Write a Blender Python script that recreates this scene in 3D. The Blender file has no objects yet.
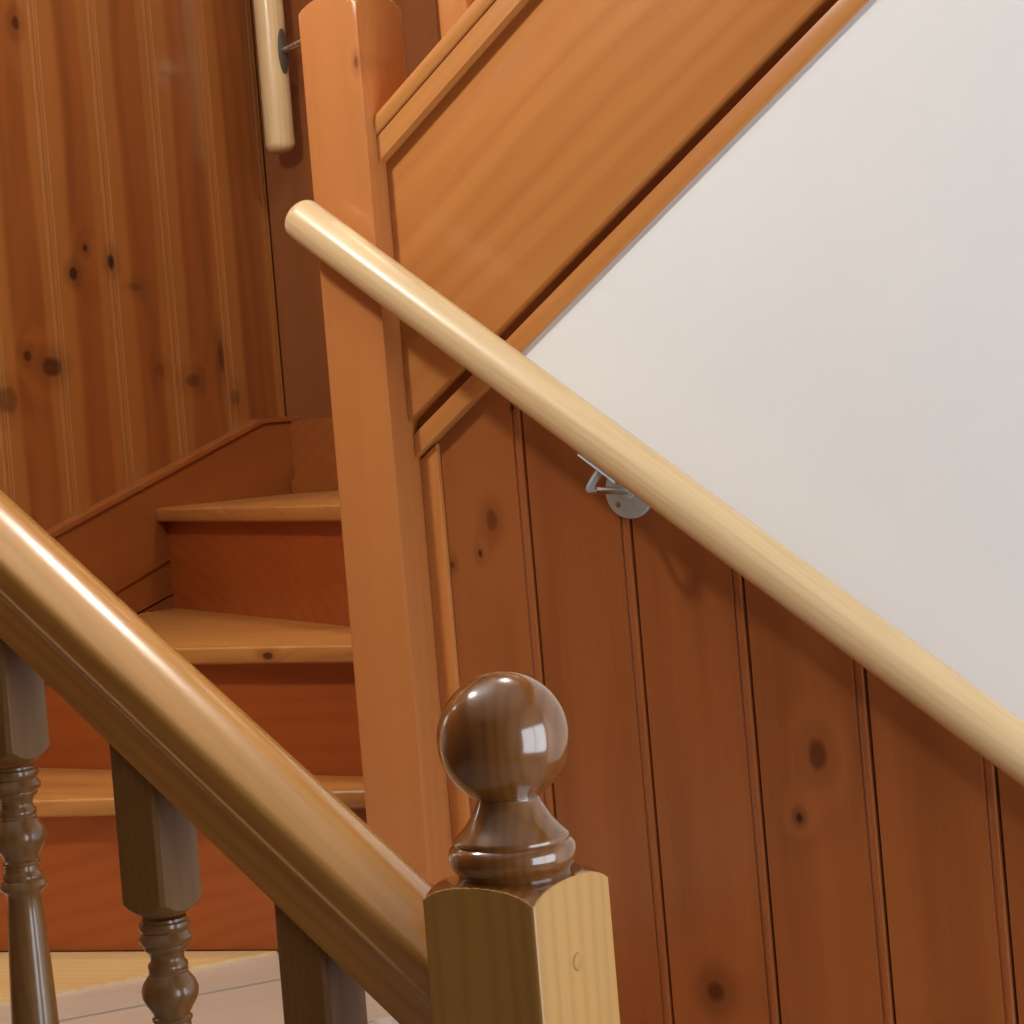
import bpy, bmesh, math, random
from mathutils import Vector, Matrix
sin, cos, pi, rad = math.sin, math.cos, math.pi, math.radians
random.seed(4)
C = bpy.context.scene.collection
H = 1.30            # eye height above the hall floor; shapes below are given relative to the eye level

# ------------------------------------------------------------------ materials
class NT:
    def __init__(s, name):
        s.m = bpy.data.materials.new(name); s.m.use_nodes = True
        s.t = s.m.node_tree; s.b = s.t.nodes['Principled BSDF']
    def link(s, a, b): s.t.links.new(a, b)
    def node(s, typ, ins=(), **kw):
        n = s.t.nodes.new(typ)
        for k, v in kw.items(): setattr(n, k, v)
        for k, v in (ins.items() if isinstance(ins, dict) else enumerate(ins)):
            if v is None: continue
            if hasattr(v, 'is_output'): s.link(v, n.inputs[k])
            else: n.inputs[k].default_value = v
        return n
    def math(s, op, a, b=None, c=None, clamp=False):
        n = s.node('ShaderNodeMath', [a, b, c], operation=op); n.use_clamp = clamp
        return n.outputs[0]
    def vmul(s, v, k): return s.node('ShaderNodeVectorMath', [v, k], operation='MULTIPLY').outputs[0]
    def noise(s, v, detail=2.0, rough=.5, scale=1.0):
        return s.node('ShaderNodeTexNoise', {'Vector': v, 'Scale': scale, 'Detail': detail, 'Roughness': rough}).outputs[0]
    def mixc(s, f, a, b):
        n = s.node('ShaderNodeMix', data_type='RGBA')
        for k, v in ((0, f), (6, a), (7, b)):
            if hasattr(v, 'is_output'): s.link(v, n.inputs[k])
            else: n.inputs[k].default_value = v
        return n.outputs[2]
    def smooth(s, x, lo, hi, a=0., b=1.):
        n = s.node('ShaderNodeMapRange', [x, lo, hi, a, b], interpolation_type='SMOOTHSTEP')
        return n.outputs[0]

def srgb(r, g, b):
    f = lambda c: (c/255/12.92) if c/255 <= .04045 else ((c/255+.055)/1.055)**2.4
    return (f(r), f(g), f(b), 1)

TONE = (.84, .76, .66)
def wood(name, light, dark, ring=95, contrast=.55, rough=.34, coat=.25, knots=(), sap=None, sapw=.5,
         fiber=.25, off=(.02, .06), blotch=.5, bump=.05, spec=.5):
    light, dark = (tuple(c*k for c, k in zip(q[:3], TONE))+(1,) for q in (light, dark))
    if sap: sap = tuple(c*k for c, k in zip(sap[:3], TONE))+(1,)
    n = NT(name)
    wc = n.node('ShaderNodeAttribute', attribute_name='wc').outputs['Vector']
    wp = n.node('ShaderNodeAttribute', attribute_name='wp').outputs['Vector']
    sp = n.node('ShaderNodeSeparateXYZ', [wc]).outputs
    slow = n.noise(n.vmul(wc, (5, 5, .9)), 2)
    slow2 = n.noise(n.vmul(wc, (22, 22, 1.6)), 3)
    x = n.math('ADD', sp[0], n.math('MULTIPLY', n.math('SUBTRACT', slow, .5), .16))
    x = n.math('ADD', x, off[0]); y = n.math('ADD', sp[1], off[1])
    r = n.math('SQRT', n.math('ADD', n.math('MULTIPLY', x, x), n.math('MULTIPLY', y, y)))
    r = n.math('ADD', r, n.math('MULTIPLY', slow2, .012))
    km = None; ring_add = None
    for (p, ax, rx, rz, st) in knots:             # p: place of the knot, ax: wide axis index, radii, strength
        ps = n.node('ShaderNodeSeparateXYZ', [n.node('ShaderNodeVectorMath', [wp, p], operation='SUBTRACT').outputs[0]]).outputs
        a = n.math('DIVIDE', ps[ax], rx); b = n.math('DIVIDE', ps[2], rz); cc = n.math('DIVIDE', ps[1-ax], .05)
        d2 = n.math('ADD', n.math('ADD', n.math('MULTIPLY', a, a), n.math('MULTIPLY', b, b)), n.math('MULTIPLY', cc, cc))
        d = n.math('ADD', n.math('SQRT', d2), n.math('MULTIPLY', n.math('SUBTRACT', slow2, .5), .9))
        halo = n.math('EXPONENT', n.math('MULTIPLY', d2, -.16))
        ring_add = n.math('MULTIPLY', halo, .02*st) if ring_add is None else n.math('ADD', ring_add, n.math('MULTIPLY', halo, .02*st))
        core = n.smooth(d, .95, .3, 0, st)
        rim = n.math('MULTIPLY', n.math('EXPONENT', n.math('MULTIPLY', n.math('POWER', n.math('MULTIPLY', n.math('SUBTRACT', d, 1.05), 5.), 2.), -1.)), .25*st)
        body = n.smooth(d, 2.0, .8, 0, .30*st)
        k = n.math('MAXIMUM', n.math('MAXIMUM', core, rim), body)
        km = k if km is None else n.math('MAXIMUM', km, k)
    if ring_add is not None: r = n.math('ADD', r, ring_add)
    w = n.math('SINE', n.math('MULTIPLY', r, ring*2*pi))
    w = n.math('MULTIPLY_ADD', w, .5, .5)
    w = n.math('POWER', w, 1.6)
    fib = n.noise(n.vmul(wc, (260, 260, 5)), 2)
    fac = n.math('MULTIPLY', w, contrast*.6)
    fac = n.math('ADD', fac, n.math('MULTIPLY', n.math('SUBTRACT', fib, .5), fiber))
    bl = n.noise(n.vmul(wc, (14, 14, 1.1)), 2, .5)
    fac = n.math('ADD', fac, n.math('MULTIPLY', n.math('SUBTRACT', bl, .42), blotch*1.6), clamp=True)
    col = n.mixc(fac, light, dark)
    if sap is not None:
        e = n.node('ShaderNodeAttribute', attribute_name='edge').outputs['Fac']
        e = n.math('ADD', e, n.math('MULTIPLY', n.math('SUBTRACT', slow, .5), 1.1))
        col = n.mixc(n.smooth(e, .42, .62, 0, sapw), col, sap)
    if km is not None:
        kc = (dark[0]*.28, dark[1]*.2, dark[2]*.25, 1)
        col = n.mixc(km, col, kc)
    n.link(col, n.b.inputs['Base Color'])
    n.b.inputs['Roughness'].default_value = rough
    n.b.inputs['Specular IOR Level'].default_value = spec
    n.b.inputs['Coat Weight'].default_value = coat
    n.b.inputs['Coat Roughness'].default_value = max(.08, rough*.55)
    bp = n.node('ShaderNodeBump', {'Strength': bump, 'Distance': .002, 'Height': fib})
    n.link(bp.outputs[0], n.b.inputs['Normal'])
    return n.m

def plain(name, col, rough=.6, metal=0., nz=0., nscale=40., bump=.0):
    n = NT(name)
    tc = n.node('ShaderNodeTexCoord').outputs['Object']
    f = n.noise(tc, 4, .6, nscale)
    c2 = tuple(c*(1-nz) for c in col[:3])+(1,)
    n.link(n.mixc(f, col, c2), n.b.inputs['Base Color'])
    n.b.inputs['Roughness'].default_value = rough; n.b.inputs['Metallic'].default_value = metal
    if bump:
        n.link(n.node('ShaderNodeBump', {'Strength': bump, 'Distance': .002, 'Height': f}).outputs[0], n.b.inputs['Normal'])
    return n.m

Y2 = 2.115                      # face of the panelling under the upper flight
XL = -2.68                      # face of the panelling on the left
WK = [((-1.116, Y2, H-.377), 0, .019, .030, .75), ((-1.145, Y2, H-.446), 0, .007, .009, 1.), ((-1.521, Y2, H-.104), 0, .014, .022, .6),
      ((-1.542, Y2, H-.143), 0, .005, .008, .9), ((-1.585, Y2, H-.155), 0, .006, .008, .8), ((-1.268, Y2, H-.645), 0, .018, .02, .8),
      ((-1.478, Y2, H+.026), 0, .005, .006, 1.)]
LK = [((XL, y, H+z), 1, rx, rz, s) for (y, z, rx, rz, s) in
      [(2.514, .732, .016, .022, .9), (2.628, .365, .010, .012, .95), (2.596, .321, .016, .018, 1.), (2.686, .342, .015, .022, 1.),
       (2.479, .186, .013, .016, .9), (2.533, .167, .03, .025, .9), (2.862, .134, .03, .02, .6), (2.94, .175, .012, .045, .75),
       (2.738, .30, .03, .012, .45), (2.430, .116, .03, .03, .6), (2.782, .155, .02, .02, .4), (2.97, .10, .02, .025, .5)]]
M = {}
M['panel'] = wood('panel_wood', srgb(170, 102, 56), srgb(108, 52, 23), ring=55, contrast=.35, rough=.30, coat=.3, knots=WK, blotch=.7, bump=.03)
M['left'] = wood('left_panel_wood', srgb(158, 94, 46), srgb(112, 62, 28), ring=45, contrast=.35, rough=.24, coat=1.0, knots=LK,
                 sap=srgb(180, 122, 62), sapw=.55, blotch=.7, bump=.03)
M['backw'] = wood('back_panel_wood', srgb(150, 92, 52), srgb(116, 62, 30), ring=50, contrast=.35, blotch=.5, coat=.03, spec=.3, rough=.5)
M['orange'] = wood('orange_pine', srgb(214, 142, 76), srgb(180, 102, 46), ring=60, contrast=.4, rough=.36, coat=.2, blotch=.5, off=(.03, .09))
M['string'] = wood('string_pine', srgb(212, 146, 82), srgb(184, 108, 54), ring=34, contrast=.45, rough=.34, coat=.25, blotch=.7, off=(.02, .05))
M['trim'] = wood('trim_pine', srgb(216, 152, 86), srgb(190, 116, 58), ring=60, contrast=.35, rough=.36, coat=.2)
M['post'] = wood('post_pine', srgb(206, 136, 78), srgb(182, 106, 56), ring=70, contrast=.22, rough=.36, coat=.15, off=(.03, .12), blotch=.4,
                 knots=[((-1.623, 2.06, H+.452), 0, .005, .011, .7)])
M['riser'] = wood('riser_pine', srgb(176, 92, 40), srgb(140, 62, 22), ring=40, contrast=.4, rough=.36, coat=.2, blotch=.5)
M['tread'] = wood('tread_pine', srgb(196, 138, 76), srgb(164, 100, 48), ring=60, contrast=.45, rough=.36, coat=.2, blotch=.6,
                  knots=[((-1.934, 2.163, H-.268), 0, .014, .008, 1.)])
M['skirt'] = wood('skirting_pine', srgb(166, 98, 48), srgb(126, 64, 28), ring=50, contrast=.35, rough=.36, coat=.15)
M['birch'] = wood('pale_rail_wood', srgb(236, 212, 172), srgb(204, 172, 122), ring=120, contrast=.3, rough=.34, coat=.15, fiber=.9, blotch=.4)
M['oak'] = wood('oak_handrail_wood', srgb(200, 148, 80), srgb(158, 106, 50), ring=110, contrast=.5, rough=.26, coat=.9, fiber=.3, blotch=.5)
M['balu'] = wood('baluster_wood', srgb(140, 102, 58), srgb(104, 70, 36), ring=120, contrast=.3, rough=.42, coat=.06, spec=.35, fiber=.25)
M['shaft'] = wood('baluster_shaft_wood', srgb(140, 100, 58), srgb(100, 66, 34), ring=120, contrast=.35, rough=.26, coat=.5, fiber=.25)
M['newel'] = wood('newel_wood', srgb(186, 142, 74), srgb(150, 106, 48), ring=105, contrast=.5, rough=.40, coat=.1, fiber=.3, blotch=.6, off=(.0, .09))
M['finial'] = wood('finial_wood', srgb(128, 82, 38), srgb(88, 50, 22), ring=120, contrast=.5, rough=.16, coat=.7, fiber=.15, blotch=.5)
M['floorw'] = wood('landing_board_wood', srgb(214, 200, 190), srgb(190, 168, 150), ring=60, contrast=.15, rough=.42, coat=.1, blotch=.5)
M['strip'] = wood('pale_strip_wood', srgb(234, 204, 150), srgb(210, 170, 110), ring=60, contrast=.4, rough=.42, coat=.1)
M['white'] = plain('white_plaster', srgb(240, 238, 236), .75, nz=.03, nscale=9, bump=.05)
M['ceil'] = plain('ceiling_paint', srgb(235, 232, 224), .8, nz=.02)
M['zinc'] = plain('zinc_plated_steel', srgb(196, 208, 212), .42, .3, nz=.25, nscale=120, bump=.05)
M['shadezinc'] = plain('shaded_zinc', srgb(120, 114, 98), .45, .6, nz=.25, nscale=120)  # zinc darkened to stand for the shade on the upright rail's saddle
M['steel'] = plain('bright_steel', srgb(215, 208, 200), .25, 1., nz=.1, nscale=90)
M['carpet'] = plain('hall_floor_vinyl', srgb(150, 138, 124), .7, nz=.15)
M['frame'] = plain('window_frame_paint', srgb(236, 236, 232), .4, nz=.02)

# ------------------------------------------------------------------ mesh helpers
def basis(g):
    g = Vector(g).normalized()
    a = Vector((1, 0, 0)) if abs(g.x) < .8 and abs(g.z) > .5 else Vector((0, 0, 1))
    if abs(a.dot(g)) > .95: a = Vector((0, 1, 0))
    a = (a - g*a.dot(g)).normalized()
    return a, g.cross(a), g

def mk(name, verts, faces, mat, parent=None, grain=(0, 0, 1), smooth=False, offs=None, edge=None, bevel=0., sharp=35, origin=None, kind=None, segs=2, mat2=None, test=None):
    """verts relative to eye level; offs: per-vertex texture offsets; origin: the object's origin."""
    vs = [Vector(v)+Vector((0, 0, H)) for v in verts]
    o0 = Vector(origin)+Vector((0, 0, H)) if origin is not None else (Vector(parent.matrix_world.translation) if parent else Vector((0, 0, 0)))
    if parent is not None: o0 = Vector(parent['_o'])
    me = bpy.data.meshes.new(name)
    bm = bmesh.new(); L = bm.verts.layers
    for nm in ('of0', 'of1', 'of2', 'edge'): L.float.new(nm)
    for nm in ('wc', 'wp'): L.float_vector.new(nm)
    lo = [L.float['of%d' % i] for i in range(3)]; le = L.float['edge']; lw = L.float_vector['wc']; lp = L.float_vector['wp']
    bv = [bm.verts.new(v-o0) for v in vs]
    for f in faces:
        try: bm.faces.new([bv[i] for i in f])
        except ValueError: pass
    bmesh.ops.recalc_face_normals(bm, faces=bm.faces)
    if offs is not None:
        for v, q in zip(bv, offs):
            for i in range(3): v[lo[i]] = q[i]
    if edge is not None:
        for v, q in zip(bv, edge): v[le] = q
    if bevel:
        es = [e for e in bm.edges if len(e.link_faces) == 2 and e.calc_face_angle(0) > rad(30)]
        bmesh.ops.bevel(bm, geom=es, offset=bevel, segments=segs, profile=.5, affect='EDGES', clamp_overlap=True)
    A, B, G = basis(grain)
    rnd = Vector((random.random()*.3, random.random()*.2, random.random()*9))
    for v in bm.verts:
        p = v.co+o0
        q = Vector(((p-o0).dot(A), (p-o0).dot(B), (p-o0).dot(G)))+rnd if offs is None else \
            Vector((p.dot(A)+v[lo[0]], p.dot(B)+v[lo[1]], p.dot(G)+v[lo[2]]))
        v[lw] = q; v[lp] = p
    bm.to_mesh(me); bm.free()
    if smooth:
        for p in me.polygons: p.use_smooth = True
        try: me.set_sharp_from_angle(angle=rad(sharp))
        except Exception: pass
    elif bevel:
        for p in me.polygons: p.use_smooth = True
        me.set_sharp_from_angle(angle=rad(25))
    me.materials.append(M[mat])
    if mat2:
        me.materials.append(M[mat2])
        for p in me.polygons:
            if test([me.vertices[i].co+o0-Vector((0, 0, H)) for i in p.vertices]): p.material_index = 1
    o = bpy.data.objects.new(name, me); C.objects.link(o)
    if parent is not None: o.parent = parent
    else: o.location = o0
    if kind: o['kind'] = kind
    return o

def thing(name, label, cat, loc, group=None):
    o = bpy.data.objects.new(name, None); C.objects.link(o)
    o.location = Vector(loc)+Vector((0, 0, H)); o.empty_display_size = .05
    o['label'] = label; o['category'] = cat; o['_o'] = tuple(o.location)
    if group: o['group'] = group
    return o

def prism(poly, d0, d1, ax='y'):
    """extrude a polygon; ax 'y': poly in (x,z), 'z': poly in (x,y), 'x': poly in (y,z)"""
    def P(a, b, d): return {'y': (a, d, b), 'z': (a, b, d), 'x': (d, a, b)}[ax]
    n = len(poly)
    v = [P(a, b, d0) for a, b in poly]+[P(a, b, d1) for a, b in poly]
    f = [tuple(range(n)), tuple(range(2*n-1, n-1, -1))]+[(i, (i+1) % n, n+(i+1) % n, n+i) for i in range(n)]
    return v, f

def box(x0, x1, y0, y1, z0, z1): return prism([(x0, y0), (x1, y0), (x1, y1), (x0, y1)], z0, z1, 'z')

def join(*parts):
    V, Fc = [], []
    for v, f in parts:
        o = len(V); V += list(v); Fc += [tuple(i+o for i in g) for g in f]
    return V, Fc

def sweep(sect, p0, p1, side=(0, 1, 0), caps=True):
    """cross-section of (side, up) points swept straight from p0 to p1"""
    p0, p1 = Vector(p0), Vector(p1); d = (p1-p0).normalized(); s = Vector(side).normalized(); u = s.cross(d)
    if u.z < 0: u = -u
    n = len(sect)
    V = [p+s*a+u*b for p in (p0, p1) for a, b in sect]
    Fc = [(i, (i+1) % n, n+(i+1) % n, n+i) for i in range(n)]
    if caps: Fc += [tuple(range(n)), tuple(range(2*n-1, n-1, -1))]
    return V, Fc

def rod(pts, radii, n=28, caps=True):
    """round bar along a polyline"""
    pts = [Vector(p) for p in pts]; V = []; Fc = []
    ref = None
    for i, p in enumerate(pts):
        d = (pts[min(i+1, len(pts)-1)]-pts[max(i-1, 0)]).normalized()
        if ref is None: ref = d.orthogonal().normalized()
        ref = (ref-d*ref.dot(d)).normalized(); b = d.cross(ref)
        for k in range(n):
            a = 2*pi*k/n; V.append(p+(ref*cos(a)+b*sin(a))*radii[i])
    for i in range(len(pts)-1):
        for k in range(n): Fc.append((i*n+k, i*n+(k+1) % n, (i+1)*n+(k+1) % n, (i+1)*n+k))
    if caps: Fc += [tuple(range(n))[::-1], tuple((len(pts)-1)*n+k for k in range(n))]
    return V, Fc

def domed_bar(p0, p1, r, dome0=True, dome1=True, rc=.012):
    p0, p1 = Vector(p0), Vector(p1); d = (p1-p0).normalized(); P, R = [], []
    K = 7
    if dome0:
        for i in range(K+1):
            a = pi/2*i/K; P.append(p0+d*rc*(1-sin(a))); R.append(r-rc+rc*sin(a) if i else (r-rc)*.999)
        prof = [(rc*(1-cos(a_)), r-rc+rc*sin(a_)) for a_ in [pi/2*i/K for i in range(K+1)]]
        P = [p0+d*a for a, _ in prof]; R = [b for _, b in prof]
        P.insert(0, p0-d*.0015); R.insert(0, (r-rc)*.55)
    else: P, R = [p0], [r]
    Q = [p1] if not dome1 else [p1-d*a for a, _ in [(rc*(1-cos(pi/2*i/K)), 0) for i in range(K, -1, -1)]]
    S = [r] if not dome1 else [r-rc+rc*sin(pi/2*i/K) for i in range(K, -1, -1)]
    return rod(P+Q, R+S, 40)

def turned(cx, cy, prof, half=None, ch=.0, nseg=96):
    """loft of (z, r): section is the circle r cut by a square of half-width `half` (when given) with chamfer ch"""
    V, Fc = [], []
    def sq(a):
        c, s = abs(cos(a)), abs(sin(a)); r = half/max(c, s)
        if ch: r = min(r, (2*half-ch)/(c+s))
        return r
    for z, r in prof:
        for k in range(nseg):
            a = 2*pi*k/nseg; q = r if half is None else min(r, sq(a))
            V.append((cx+q*cos(a), cy+q*sin(a), z))
    m = len(prof)
    for i in range(m-1):
        for k in range(nseg): Fc.append((i*nseg+k, i*nseg+(k+1) % nseg, (i+1)*nseg+(k+1) % nseg, (i+1)*nseg+k))
    Fc += [tuple(range(nseg))[::-1], tuple((m-1)*nseg+k for k in range(nseg))]
    return V, Fc

def tongue_boards(joints, zb, ztop, face, depth_dir, along, soft=False):
    """planks with a quirk, a bead and a gap at each joint; along: 'x' or 'y'; ztop(u) gives the cut"""
    V, Fc, Of, Ed = [], [], [], []
    for k in range(len(joints)-1):
        a, b = joints[k], joints[k+1]
        prof = [(a+.0003, .010), (a+.0003, .004), (a+.0018, 0), (a+(b-a)*.12, 0), (a+(b-a)*.3, 0), (a+(b-a)*.5, 0), (a+(b-a)*.7, 0), (b-.0150, 0), (b-.0144, .0022), (b-.0134, .0022),
                (b-.0112, .0006), (b-.0095, .0000), (b-.0070, -.0001), (b-.0045, .0001), (b-.0030, .0010), (b-.0018, .0040), (b-.0018, .010)]
        if soft: prof = [(a+.0002, .010), (a+.0002, .0012), (a+.0030, 0), (a+(b-a)*.12, 0), (a+(b-a)*.3, 0), (a+(b-a)*.5, 0), (a+(b-a)*.7, 0), (b-.0200, 0), (b-.0180, .0024), (b-.0172, .0024),
                (b-.0130, .0002), (b-.0118, .0000), (b-.0080, .0000), (b-.0064, .0018), (b-.0056, .0018), (b-.0020, .0004), (b-.0006, .0010), (b-.0006, .010)]
        of = (random.random()*.25-.12-(a+b)/2*1.0, random.random()*.1, random.random()*7)
        o = len(V); n = len(prof)
        for t in (0, 1):
            for u, dp in prof:
                z = zb if t == 0 else ztop(u)
                d = face+dp*depth_dir
                V.append((u, d, z) if along == 'x' else (d, u, z)); Of.append(of)
                Ed.append(min(1, abs((u-(a+b)/2)/((b-a)/2))))
        for i in range(n-1): Fc.append((o+i, o+i+1, o+n+i+1, o+n+i))
        back = face+.011*depth_dir
        o2 = len(V)                                        # closed top edge
        for i in (0, 1):
            u = (prof[0][0], prof[-1][0])[i]; z = ztop(u); V.append((u, back, z) if along == 'x' else (back, u, z)); Of.append(of); Ed.append(1.)
        Fc.append(tuple([o+n+i for i in range(n)]+[o2+1, o2]))
    return V, Fc, Of, Ed

# ------------------------------------------------------------------ camera
f, yaw, roll, pv = 2200., rad(35), rad(4.85), 430.
F = Vector((-sin(yaw), cos(yaw), 0)); R = Vector((cos(yaw), sin(yaw), 0)); U = Vector((0, 0, 1))
cam = bpy.data.cameras.new('camera'); co = bpy.data.objects.new('camera', cam); C.objects.link(co)
cx = R*cos(roll)-U*sin(roll); cy = R*sin(roll)+U*cos(roll)
m = Matrix.Identity(4)
for i in range(3): m[i][0], m[i][1], m[i][2] = cx[i], cy[i], -F[i]
m.translation = (0, 0, H); co.matrix_world = m
cam.sensor_width = 36; cam.lens = f/1024*36; cam.shift_y = (pv-512)/1024; cam.clip_start = .02
bpy.context.scene.camera = co

# ------------------------------------------------------------------ the setting
S1 = .684                                       # rise over run of the upper flight
ZU = lambda x, z0: z0+S1*(x+1.62)              # a line parallel to the upper flight, z0 at the post
ZB_ = -1.30
X_END = .90
def cut(u):
    a = -.020-(u+1.36)*.7448
    return min(a, ZU(u, -.020))
joints = [-1.605]+[-1.466+.1382*k for k in range(0, 17)]+[X_END]
V, Fc, Of, Ed = tongue_boards(joints, ZB_, cut, Y2, 1, 'x')
mk('wall_right_panelling', V, Fc, 'panel', offs=Of, edge=Ed, kind='structure', smooth=True, sharp=20)
v, fc = prism([(-1.612, ZB_), (X_END, ZB_), (X_END, ZU(X_END, -.012)), (-1.612, ZU(-1.612, -.012))], Y2+.0105, 2.225)
v2, f2 = prism([(-1.483, cut(-1.483)+.001), (X_END, cut(X_END)+.001), (X_END, ZU(X_END, -.012))], 2.1065, Y2+.0104)
mk('wall_right', *join((v, fc), (v2, f2)), 'white', kind='structure')

jl = [3.103-.1355*k for k in range(0, 32)][::-1]
V, Fc, Of, Ed = tongue_boards(jl, ZB_, lambda u: 1.74, XL, -1, 'y', True)
mk('wall_left', *join((V, Fc)), 'left', offs=Of, edge=Ed, kind='structure', smooth=True, sharp=20)
mk('wall_left_backing', *box(XL-.10, XL-.0112, -1.2, 3.2, ZB_, 1.75), 'skirt', kind='structure')
jb = [-2.68, -2.515]+[-2.515+.1355*k for k in range(1, 26)]
V, Fc, Of, Ed = tongue_boards(jb, ZB_, lambda u: 1.74, 3.103, 1, 'x')
mk('wall_back', V, Fc, 'backw', offs=Of, edge=Ed, kind='structure', smooth=True, sharp=20)
mk('wall_back_backing', *box(-2.70, .9, 3.1142, 3.21, ZB_, 1.75), 'skirt', kind='structure')

# ground floor, ceiling, far walls of the hall with the window the daylight comes from
mk('floor', *box(-2.9, 1.0, -1.3, 3.3, ZB_-.08, ZB_), 'carpet', kind='structure')
mk('ceiling', *box(-2.9, 1.0, -1.3, 3.3, 1.75, 1.83), 'ceil', kind='structure')
wy0, wy1, wz0, wz1 = .45, 2.02, -.95, .42
mk('wall_hall', *join(box(.9, 1.0, -1.3, wy0, ZB_, 1.75), box(.9, 1.0, wy1, 3.2, ZB_, 1.75), box(.9, 1.0, wy0, wy1, ZB_, wz0), box(.9, 1.0, wy0, wy1, wz1, 1.75)), 'white', kind='structure')
wf = [box(.92, .98, wy0, wy0+.05, wz0, wz1), box(.92, .98, wy1-.05, wy1, wz0, wz1), box(.92, .98, wy0, wy1, wz0, wz0+.05),
      box(.92, .98, wy0, wy1, wz1-.05, wz1), box(.93, .97, (wy0+wy1)/2-.02, (wy0+wy1)/2+.02, wz0, wz1)]
mk('window_1', *join(*wf), 'frame', kind='structure')

# landing: boards laid diagonally, pale strip against the first riser
Z0, Z3, Z2, Z1 = -.635, -.428, -.255, -.082
TH = .024
XE = -1.55
gd = Vector((cos(rad(59.4)), sin(rad(59.4)), 0)); gn = Vector((-gd.y, gd.x, 0))
def clip_rect(cx0, cx1, cy0, cy1, s0, s1):
    """part of the rectangle between two lines parallel to the landing boards"""
    P = [Vector((cx0, cy0, 0)), Vector((cx1, cy0, 0)), Vector((cx1, cy1, 0)), Vector((cx0, cy1, 0))]
    for s, sg in ((s0, 1), (s1, -1)):
        Q = []
        for i in range(len(P)):
            a, b = P[i], P[(i+1) % len(P)]; da, db = sg*(a.dot(gn)-s), sg*(b.dot(gn)-s)
            if da >= 0: Q.append(a)
            if (da >= 0) != (db >= 0): Q.append(a+(b-a)*(da/(da-db)))
        P = Q
        if not P: return []
    return [(p.x, p.y) for p in P]
jn = Vector((-1.795, 1.973, 0)).dot(gn)         # the one joint the photo shows
parts = []; offs = []
for k in range(-10, 10):
    pl = clip_rect(XL, XE, 1.15, 2.32, jn+.26*k+.0048, jn+.26*(k+1)-.0048)
    if len(pl) >= 3:
        pr = prism(pl, Z0-.022, Z0, 'z'); parts.append(pr); q = (random.random()*.3-k*.26, random.random()*.2, random.random()*5)
        offs += [q]*len(pr[0])
mk('floor_landing', *join(*parts), 'floorw', grain=gd, offs=offs, kind='structure')
mk('floor_landing_base', *box(XL, XE-.03, 1.17, 2.32, Z0-.10, Z0-.0225), 'finial', kind='structure', grain=(1, 0, 0))
n3 = lambda x: 1.97+.297*(x+2.183)             # front edge of the lowest winder in plan
n1 = lambda x: 2.335-.528*(x+1.93)             # front edge of the top winder
st = [(-2.655, n3(-2.655)+.018), (-2.655, 1.40), (-2.283, 1.40), (-1.884, n3(-1.884)+.018)]
mk('trim_1', *prism(st, Z0, Z0+.004, 'z'), 'strip', grain=(.95, .3, 0), kind='structure')

# skirting boards that climb with the winders
def sk(y): return .056+.304*(y-3.007)
XS = XL+.025
poly = [(1.2, sk(1.2)-.005), (3.007, .051), (3.103, .051), (3.103, -.135), (2.86, -.135), (1.2, sk(1.2)-.16)]
a = prism(poly, XL+.0005, XS, 'x')
low = prism([(1.2, sk(1.2)-.16), (2.86, -.135), (3.103, -.135), (3.103, -.64), (1.2, -.64)], XL+.0005, XS-.003, 'x')
cap = prism([(1.2, sk(1.2)-.005), (3.007, .051), (3.103, .051), (3.103, .059), (3.007, .059), (1.2, sk(1.2)+.004)], XL+.0005, XS+.004, 'x')
mk('baseboard_left', *join(a, low, cap), 'skirt', grain=(0, .95, .3), kind='structure')
a = prism([(XS, -.64), (-1.0, -.64), (-1.0, .051), (XS, .051)], 3.085, 3.1025)
b = prism([(-2.652, -.60), (-1.0, -.60), (-1.0, 1.0), (-2.652, -.06)], 3.070, 3.0848)
mk('baseboard_back', *join(a, b), 'skirt', grain=(.8, 0, .6), kind='structure')

# ------------------------------------------------------------------ winder steps
def step(label, loc, tread, ztop, riser, zr0, grain=(1, 0, 0), rg=(1, 0, 0)):
    t = thing('winder_step', label, 'stair step', loc, 'winder steps turning around the tall pine post')
    v, fc = prism(tread, ztop-TH, ztop, 'z')
    mk('tread', v, fc, 'tread', t, grain=grain, bevel=.006, segs=3)
    (xa, ya), (xb, yb) = riser
    d = Vector((xb-xa, yb-ya)).normalized(); nn = Vector((-d.y, d.x))*.018
    v, fc = prism([(xa, ya), (xb, yb), (xb+nn.x, yb+nn.y), (xa+nn.x, ya+nn.y)], zr0, ztop-TH, 'z')
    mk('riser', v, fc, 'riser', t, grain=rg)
    return t
XW = XS-.004
OV = .024
s3 = step('lowest winder step just above the pale landing boards, seen between the balusters', (-2.1, 2.0, Z0),
          [(XW, n3(XW)), (-1.7085, n3(-1.7085)), (-1.7085, 2.215), (XW, 2.215)], Z3,
          [(XW, n3(XW)+OV), (-1.709, n3(-1.709)+OV)], Z0+.0042)
s2 = step('middle winder step with a dark knot in its rounded nosing', (-2.1, 2.2, Z3),
          [(XW, 2.163), (-1.62, 2.163), (-1.60, n1(-1.60)+.06), (XW, n1(XW)+.06)], Z2,
          [(XW, 2.163+OV), (-1.62, 2.163+OV)], Z3)
s1 = step('topmost winder step, wedge of tread against the rear skirting', (-2.1, 2.6, Z2),
          [(XW, n1(XW)), (-1.60, n1(-1.60)), (-1.0, 2.24), (-1.0, 3.066), (XW, 3.066)], Z1,
          [(XW, n1(XW)+OV), (-1.60, n1(-1.60)+OV)], Z2)

mk('trim_2', *join(box(XE-.03, XE-.012, 1.212, 2.05, Z0-.1665, Z0-.0225), box(XL, -1.622, 1.17, 1.19, -1.3, Z0-.1005)), 'riser', grain=(0, 1, 0), kind='structure')
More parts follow.
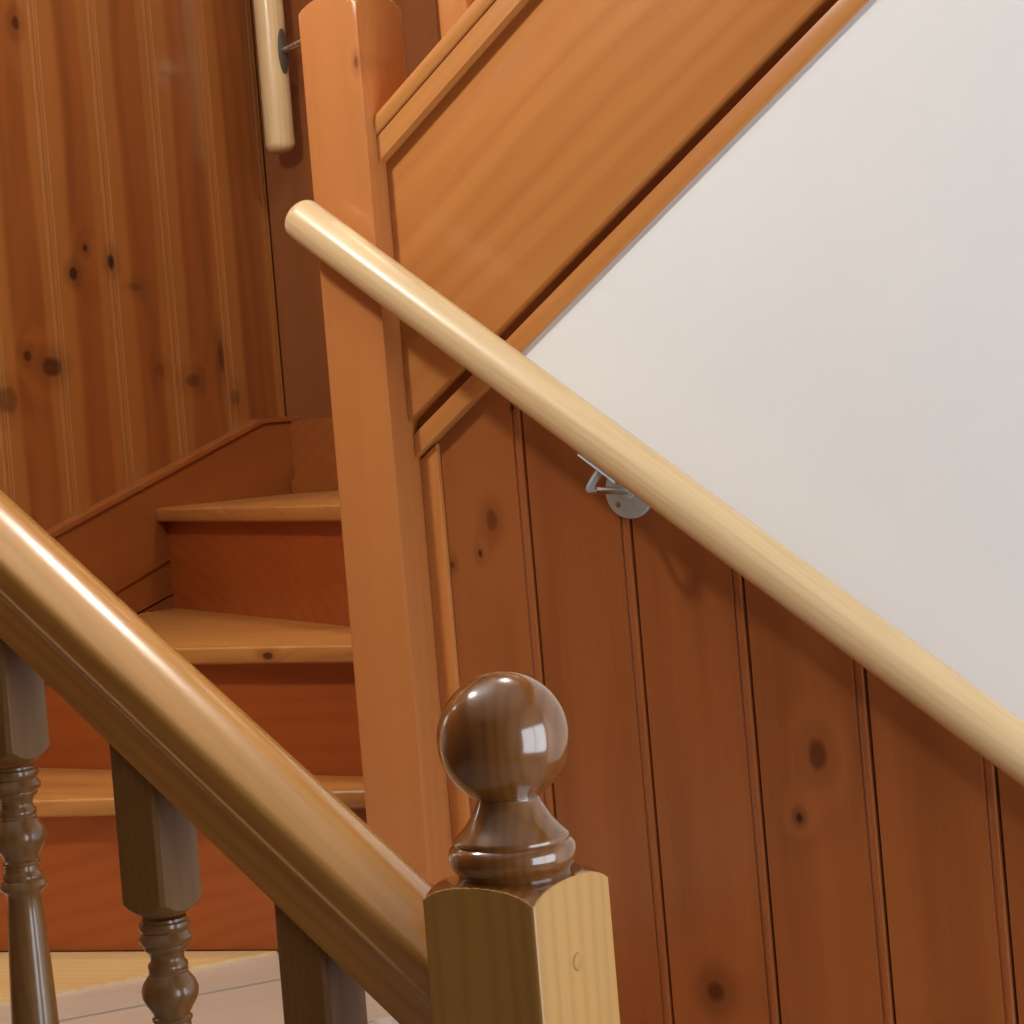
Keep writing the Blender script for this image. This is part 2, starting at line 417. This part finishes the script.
# lower flight, out of sight behind the balustrade: steps and the closed string that carries the balusters
Zp = lambda x: Z0-.738*(x-XE)
for k, lb in ((3, 'first step down from the pale landing'), (2, 'second step down from the pale landing'), (1, 'bottom step of the lower flight beside the turned newel')):
    z = -1.3+.16625*k; xa = XE+(3-k)*.23
    t = thing('stair_step', 'pine '+lb, 'stair step', (xa+.1, 1.66, z-.166), 'steps of the lower flight')
    mk('tread', *box(xa-.02, xa+.23+(.02 if k > 1 else -.0), 1.234 if k == 1 else 1.212, Y2-.001, z-TH, z), 'tread', t, grain=(0, 1, 0), bevel=.006)
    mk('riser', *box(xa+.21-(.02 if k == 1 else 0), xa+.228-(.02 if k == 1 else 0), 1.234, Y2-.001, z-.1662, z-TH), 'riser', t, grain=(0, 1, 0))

# ------------------------------------------------------------------ tall pine post
px, py, hw = -1.6615, 2.105, .045
t = thing('newel_post', 'tall square orange pine newel post with rounded shoulders, where the upper flight starts', 'newel post', (px, py, Z0))
prof = [(Z0, .2), (.50, .2), (.523, .0640), (.527, .0600), (.531, .0555), (.535, .0500), (.538, .0445), (.541, .038), (.546, .0345), (.552, .033)]
mk('post', *turned(px, py, prof, hw, .0012, 160), 'post', t, smooth=True, sharp=30)
BALL = lambda zc, r, n=16: [(zc+r*math.sin(a), r*cos(a)) for a in [(-62+152*i/n)*pi/180 for i in range(n)]]+[(zc+r, .0006)]
def finial_prof(zc, k=1.):
    """zc is the centre of the ball"""
    pr = [(-.0905, .037), (-.0880, .037), (-.0855, .0395), (-.0830, .0418), (-.0790, .0432), (-.0745, .0432), (-.0710, .0420), (-.0692, .0402), (-.0683, .0388), (-.0674, .0390),
          (-.0655, .0390), (-.0640, .0378), (-.0600, .0335), (-.0560, .0300), (-.0510, .0265), (-.0460, .0236), (-.0415, .0214), (-.0392, .0208)]
    pr = [(zc+z*k, r*k) for z, r in pr]
    n = 22; r = .0444*k
    return pr+[(zc+r*math.sin(a), r*cos(a)) for a in [(-62+151*i/n)*pi/180 for i in range(n+1)]]
mk('finial', *turned(px, py, finial_prof(.552+.0905*.9, .9)), 'finial', t, smooth=True, sharp=50)

# ------------------------------------------------------------------ outer string of the upper flight
XP = px+hw+.0004                                # right face of the post
t = thing('stair_string', 'broad sloping orange pine string board of the upper flight with moulded cap', 'stair string', (XP, 2.11, .0))
def slope_poly(z0, z1, x0=XP, x1=X_END): return [(x0, ZU(x0, z0)), (x1, ZU(x1, z0)), (x1, ZU(x1, z1)), (x0, ZU(x0, z1))]
g1 = (1, 0, S1)
mk('string_board', *prism(slope_poly(.0175, .352), 2.093, 2.135), 'string', t, grain=g1, bevel=.0012)
mk('bottom_bead', *prism(slope_poly(-.0265, .0018), 2.100, 2.1245), 'trim', t, grain=g1, bevel=.002)
mk('groove_backing', *prism(slope_poly(.0019, .0173), 2.1105, 2.1245), 'skirt', t, grain=g1)
cs = [(-.0150, -.0270), (-.0150, -.0035), (-.0118, -.0012), (-.0165, .0006), (-.0180, .0035), (-.0180, .0120), (-.0160, .0175), (-.0110, .0205),
      (.042, .0205), (.042, -.0270)]
def slope_pt(z0, x, y): return (x, y, ZU(x, z0))
pa, pb = Vector(slope_pt(.363, XP, 2.093)), Vector(slope_pt(.363, X_END, 2.093))
v, fc = sweep(cs, pa, pb)
# square the lower end against the post
v = [Vector(q) for q in v]
dd = (pb-pa).normalized()
for i in range(len(cs)): v[i] = v[i]+dd*((XP-v[i].x)/dd.x)
mk('cap_moulding', v, fc, 'trim', t, grain=g1, smooth=True, sharp=35)

# upright batten in the corner under the string
o = mk('batten', *prism([(XP, -1.28), (-1.589, -1.28), (-1.589, ZU(-1.589, -.030)), (XP, ZU(XP, -.030))], 2.109, Y2+.0100), 'orange', bevel=.0008, origin=(XP, 2.1, -1.3))
o['label'] = 'slim upright orange batten between the tall newel post and the tongue and groove boards'; o['category'] = 'batten'

# ------------------------------------------------------------------ baluster profile (offsets below the end of the square block)
BP = [(.0, .0225), (-.0025, .0168), (-.0045, .0170), (-.0055, .0190), (-.0085, .0196), (-.0110, .0188), (-.0125, .0172), (-.0145, .0186), (-.0175, .0204),
      (-.0205, .0196), (-.0225, .0172), (-.0245, .0172), (-.0262, .0160), (-.0282, .0140), (-.0315, .0126), (-.0345, .0128), (-.0368, .0148), (-.0395, .0152), (-.0415, .0144),
      (-.0425, .0150), (-.0440, .0146), (-.0470, .0168), (-.0510, .0196), (-.0560, .0214), (-.0610, .0212), (-.0660, .0190), (-.0710, .0158), (-.0745, .0138),
      (-.0760, .0136), (-.0775, .0152), (-.0795, .0150), (-.0805, .0138), (-.0840, .0138), (-.0860, .0146), (-.0880, .0164), (-.0905, .0166), (-.0918, .0158), (-.0935, .0176),
      (-.0965, .0190), (-.0990, .0182), (-.1010, .0158), (-.1030, .0142), (-.1060, .0134)]
def dense(pr, z0, k=5):
    out = []
    for (za, ra), (zb_2, rb) in zip(pr, pr[1:]):
        out += [(za+(zb_2-za)*i/k, ra+(rb-ra)*i/k) for i in range(k if za >= z0 else 1)]
    return out+[pr[-1]]
def baluster(xc, yc, ztop, zref, zbot, label, group, mat='balu', s=.0225, slope=0.):
    t = thing('baluster', label, 'baluster', (xc, yc, zbot), group)
    top = dense([(ztop, .06), (zref+.030, .06), (zref+.0135, .0320), (zref+.0110, .0298), (zref+.0085, .0272), (zref+.0060, .0248), (zref+.0038, .0222), (zref+.0022, .0200), (zref+.0006, .0178)], zref-1, 4)
    v, fc = turned(xc, yc, top, s, .0035, 192)
    v = [Vector(q) for q in v]
    for i in range(192): v[i].z += slope*(v[i].x-xc)         # block cut to the rail above
    mk('square_block', v, fc, mat, t, smooth=True, sharp=14)
    zr = zref
    pr = [(zr+dz, r) for dz, r in BP[1:]]
    zend = zbot+.16
    zs = pr[-1][0]; L = zs-zend-.05
    for i in range(1, 13):
        u = i/12; pr.append((zs-L*u, .0134+.0062*math.sin(u*pi*.62)))
    zz = pr[-1][0]
    pr += [(zz-.004, .0195), (zz-.010, .0205), (zz-.016, .0190), (zz-.022, .0150), (zz-.032, .0150), (zz-.038, .0190), (zz-.044, .0195), (zend+.0005, .0180)]
    mk('turned_shaft', *turned(xc, yc, pr, None, 0, 56), 'shaft' if mat == 'balu' else mat, t, smooth=True, sharp=40)
    bot = [(zend, .0180), (zend-.003, .0230), (zend-.010, .0300), (zend-.014, .0318), (zend-.03, .06), (zbot, .06)]
    v, fc = turned(xc, yc, bot, s, .0035, 96)
    v = [Vector(q) for q in v]
    for i in range(96): v[-96+i].z += slope*(v[-96+i].x-xc)
    mk('foot_block', v, fc, mat, t, smooth=True, sharp=28)
    return t

# ------------------------------------------------------------------ near balustrade
S2 = -.738; YR = 1.185
ZR = lambda x, z0: z0+S2*(x+1.3)               # lines parallel to the lower flight, z0 at x=-1.3
cr = 1/math.sqrt(1+S2*S2)
sec = [(-.0275, -.0375), (-.0285, -.0300), (-.0300, -.0200), (-.0315, -.0100), (-.0330, -.0042), (-.0348, -.0028), (-.0352, -.0010), (-.0340, .0006), (-.0345, .0040),
       (-.0362, .0120), (-.0366, .0165), (-.0355, .0200), (-.0330, .0225), (-.0270, .0262), (-.0180, .0298), (-.0090, .0318), (0, .0325)]
sec = sec+[(-a, b) for a, b in sec[::-1][1:]]
ZC = -.0855
x0, x1 = -1.66, -.9036
t = thing('handrail', 'broad glossy oak handrail sloping down to the ball topped newel', 'handrail', (x1, YR, ZR(x1, ZC)))
v, fc = sweep(sec, (x0, YR, ZR(x0, ZC)), (x1, YR, ZR(x1, ZC)))
v = [Vector(q) for q in v]; dd = Vector((cr, 0, S2*cr)); n = len(sec)
for i in range(n, 2*n): v[i] = v[i]+dd*((x1-v[i].x)/dd.x)
for i in range(n): v[i] = v[i]+dd*((x0-v[i].x)/dd.x)
mk('rail', v, fc, 'oak', t, grain=dd, smooth=True, sharp=38)

zb = lambda x: Zp(x)+.045                      # top of the near closed string
for xc, zref, lb in ((-1.336, -.2286, 'turned dark wood baluster at the left picture edge, its shaft showing'),
                     (-1.185, -.3395, 'middle turned baluster with square block and round bulb under the oak handrail'),
                     (-1.034, -.4500, 'baluster nearest the ball topped newel, only its square block showing')):
    baluster(xc, YR, ZR(xc, ZC)-.0378/cr, zref, zb(xc), lb, 'balusters under the oak handrail', slope=S2)
sp = [(-1.62, zb(-1.62)-.002), (x1, zb(x1)-.002), (x1, -1.299), (x1-.1, -1.299), (-1.62, -1.299)]
o = mk('near_stair_string', *prism(sp, 1.162, 1.208), 'balu', grain=dd, origin=(-1.2, YR, -1.2))
o.name = 'stair_string'; o['label'] = 'closed string board carrying the turned balusters'; o['category'] = 'stair string'

# newel with ball
nx, ny, nh = -.858, 1.185, .045
t = thing('newel_post', 'square newel post with dark turned ball finial at the foot of the oak handrail', 'newel post', (nx, ny, -1.3))
ZF = -.2036
prof = [(-1.3, .2), (-.33, .2), (-.3045, .0634), (-.3015, .0602), (-.2985, .0560), (-.2960, .0510), (-.2942, .0450), (-.2935, .0380)]
def on_shoulder(vs_):
    return all(v_.z > -.306 and max(abs(v_.x-nx), abs(v_.y-ny)) < nh-.00004 for v_ in vs_)
mk('post', *turned(nx, ny, dense(prof, -.31), nh, .0012, 320), 'newel', t, smooth=True, sharp=30, mat2='finial', test=on_shoulder)
fin = mk('finial', *turned(nx, ny, finial_prof(ZF)), 'finial', t, smooth=True, sharp=50)
fin['label'] = 'dark brown glossy turned ball on a ringed collar'
v, fc = rod([(nx+nh-.004, ny, -.3495), (nx+nh+.0002, ny, -.3495), (nx+nh+.0010, ny, -.3495)], [.0062, .0062, .0054], 28)
mk('screw_plug', v, fc, 'newel', t, grain=(1, 0, 0), smooth=True)

# ------------------------------------------------------------------ wall handrail of the lower flight
YW = 2.025; RW = .0258
ZWc = lambda x: -.0204-.7381*(x+1.3)
t = thing('wall_handrail', 'pale round wooden handrail sloping across the orange boards on a steel bracket', 'handrail', (-1.3, YW, ZWc(-1.3)))
xa, xb = -1.706, -.55
mk('rail', *domed_bar((xa, YW, ZWc(xa)), (xb, YW, ZWc(xb)), RW, rc=.014), 'birch', t, grain=dd, smooth=True, sharp=60)
def bracket(t, plate_c, nrm, hub, bend, up, sad_c, sad_d, sad_n, side, rr, saddle_l=.056, wrap=.42):
    """plate on the wall, threaded rod, bent strap and a saddle strip under the rail"""
    P, N_ = Vector(plate_c), Vector(nrm).normalized()
    b = mk('bracket', *rod([P, P+N_*.0035, P+N_*.005], [rr, rr, rr-.0015], 40), 'zinc', t, smooth=True)
    b['label'] = 'round zinc plated steel bracket holding the rail'
    hb = Vector(hub)
    b['_o'] = t['_o']
    for q in (-2.35, -.2, 1.9):
        c_ = P+Vector((cos(q), 0, sin(q)))*rr*.66
        mk('screw', *rod([c_+N_*.0045, c_+N_*.0062, c_+N_*.0066], [.0042, .0036, .0015], 14), 'steel', b, smooth=True)
    w = mk('hub', *rod([P+(hb-P).normalized()*0+(hb-N_*0)*0+N_*.004, P+N_*.009, P+N_*.010], [.0095, .0085, .006], 24), 'zinc', b, smooth=True)
    th = []; rd = []; a, c = P+N_*.008, Vector(bend)
    n = 26
    for i in range(n+1):
        th.append(a+(c-a)*(i/n)); rd.append(.0036 if i % 2 else .0043)
    r_ = mk('rod', *rod(th, rd, 16), 'steel', b, smooth=True, sharp=80)
    # strap: flat bar from the rod end curling up to the saddle
    c = Vector(bend); e = Vector(sad_c); q1 = Vector(up)
    V = []; Fc = []; S = Vector(side).normalized(); K = 14
    for i in range(K+1):
        u = i/K; p = c*(1-u)**3+q1*3*u*(1-u)**2+(q1*.4+e*.6)*3*u*u*(1-u)+e*u**3
        u2 = min(1, u+.02); u1 = max(0, u-.02)
        f_ = lambda u: c*(1-u)**3+q1*3*u*(1-u)**2+(q1*.4+e*.6)*3*u*u*(1-u)+e*u**3
        d = (f_(u2)-f_(u1)).normalized(); nn = d.cross(S).normalized()
        for sa, sb in ((-.0065, -.0015), (.0065, -.0015), (.0065, .0015), (-.0065, .0015)): V.append(p+S*sa+nn*sb)
    for i in range(K):
        for k in range(4): Fc.append((i*4+k, i*4+(k+1) % 4, i*4+4+(k+1) % 4, i*4+4+k))
    Fc += [(0, 1, 2, 3), (K*4, K*4+1, K*4+2, K*4+3)]
    mk('strap', V, Fc, 'zinc', b, smooth=True)
    D = Vector(sad_d).normalized(); Nn = Vector(sad_n).normalized(); W = D.cross(Nn)
    V = []; Fc = []
    for s_ in (-1, 1):
        for j in range(7):
            a = (j-3)/3*wrap
            V.append(e+D*saddle_l/2*s_+W*(RW*sin(a))+Nn*(RW*(1-cos(a))))
        for j in range(7):
            a = (3-j)/3*wrap
            V.append(e+D*saddle_l/2*s_+W*((RW+.0022)*sin(a))+Nn*(RW*(1-cos(a))-.0022))
    Fc = [(i, (i+1) % 14, 14+(i+1) % 14, 14+i) for i in range(14)]+[tuple(range(14)), tuple(range(27, 13, -1))]
    mk('saddle', V, Fc, 'zinc', b, smooth=True, sharp=40)
    return b
xs = -1.288
below = Vector((S2*-1*0, 0, 0))
un = Vector((.731*cr, 0, cr))                   # up, square to the rail
sc = Vector((xs, YW, ZWc(xs)))-un*(RW+.0004)
bracket(t, (-1.324, Y2-.0005, -.0795), (0, -1, 0), (-1.318, 2.10, -.078), (-1.324, 2.038, -.0740), (-1.326, 2.020, -.0780), sc, dd, un, (0, 1, 0), .032)

# ------------------------------------------------------------------ short upright rail in the far corner
t = thing('wall_handrail', 'short pale round upright rail in the far left corner on a steel bracket', 'handrail', (-2.575, 3.01, .53))
cxr, cyr = -2.593, 3.050
mk('rail', *domed_bar((cxr, cyr, .536), (cxr, cyr, 1.35), .0266, rc=.016), 'birch', t, smooth=True, sharp=60)
zc_ = .712
b = mk('bracket', *rod([(-2.452, 3.1025, .736), (-2.452, 3.099, .736), (-2.452, 3.0975, .736)], [.026, .026, .0245], 40), 'zinc', t, smooth=True)
b['_o'] = t['_o']; b['label'] = 'steel bracket holding the upright rail'
path = [Vector((-2.452, 3.0975-.0047*i, .736)) for i in range(8)]+[Vector((-2.452-.014*sin(a_), 3.0645-.0145*(1-cos(a_)), .736)) for a_ in [pi/2*i/6 for i in range(1, 7)]]
path += [Vector((-2.466-.0042*i, 3.050, .736-.0008*i)) for i in range(1, 24)]
mk('rod', *rod(path, [.0058 if i % 2 else .0066 for i in range(len(path))], 16), 'steel', b, smooth=True, sharp=80)
V = []; n = 32
for xx, kk in ((cxr+.0262, 1.), (cxr+.0285, 1.), (cxr+.0295, .88)):
    V += [(xx, cyr-.002+.0125*kk*cos(2*pi*i/n), .716+.041*kk*math.sin(2*pi*i/n)) for i in range(n)]
Fc = [tuple(range(n)), tuple(range(2*n, 3*n))]+[(r_*n+i, r_*n+(i+1) % n, (r_+1)*n+(i+1) % n, (r_+1)*n+i) for r_ in (0, 1) for i in range(n)]
mk('saddle', V, Fc, 'shadezinc', b, smooth=True, sharp=40)

# ------------------------------------------------------------------ baluster of the upper flight
xb_ = -1.4975
baluster(xb_, 2.113, 1.22, 1.02, ZU(xb_, .363)+.0205/.825+.0006, 'upright square pine baluster standing on the sloping cap at the top edge', None, mat='orange', slope=S1)

# ------------------------------------------------------------------ light
def area(name, loc, rot_to, size, sy, power, col, spread=None):
    l = bpy.data.lights.new(name, 'AREA'); l.shape = 'RECTANGLE'; l.size = size; l.size_y = sy; l.energy = power; l.color = col
    o = bpy.data.objects.new(name, l); C.objects.link(o); o.location = Vector(loc)+Vector((0, 0, H))
    o.rotation_euler = (Vector(rot_to)-Vector(loc)).to_track_quat('-Z', 'Y').to_euler()
    return o
def lamp(name, loc, r, power, col):
    l = bpy.data.lights.new(name, 'POINT'); l.shadow_soft_size = r; l.energy = power; l.color = col
    o = bpy.data.objects.new(name, l); C.objects.link(o); o.location = Vector(loc)+Vector((0, 0, H)); return o
lamp('landing_ceiling_lamp', (-1.88, 1.157, 1.16), .06, 48, (.98, .98, .93))
lamp('upper_flight_lamp', (-1.42, 2.40, 1.62), .05, 20, (1, .95, .88))
area('window_daylight', (1.03, (wy0+wy1)/2, (wz0+wz1)/2), (-1, (wy0+wy1)/2, (wz0+wz1)/2), wy1-wy0, wz1-wz0, 50, (.80, .90, 1.))

w = bpy.data.worlds.new('world'); bpy.context.scene.world = w; w.use_nodes = True
bg = w.node_tree.nodes['Background']; bg.inputs[0].default_value = (.95, .92, .90, 1); bg.inputs[1].default_value = .04
vs = bpy.context.scene.view_settings
vs.view_transform = 'Standard'; vs.look = 'None'; vs.gamma = 1; vs.exposure = 0.0; vs.use_curve_mapping = False
for o in bpy.data.objects:
    if '_o' in o: del o['_o']
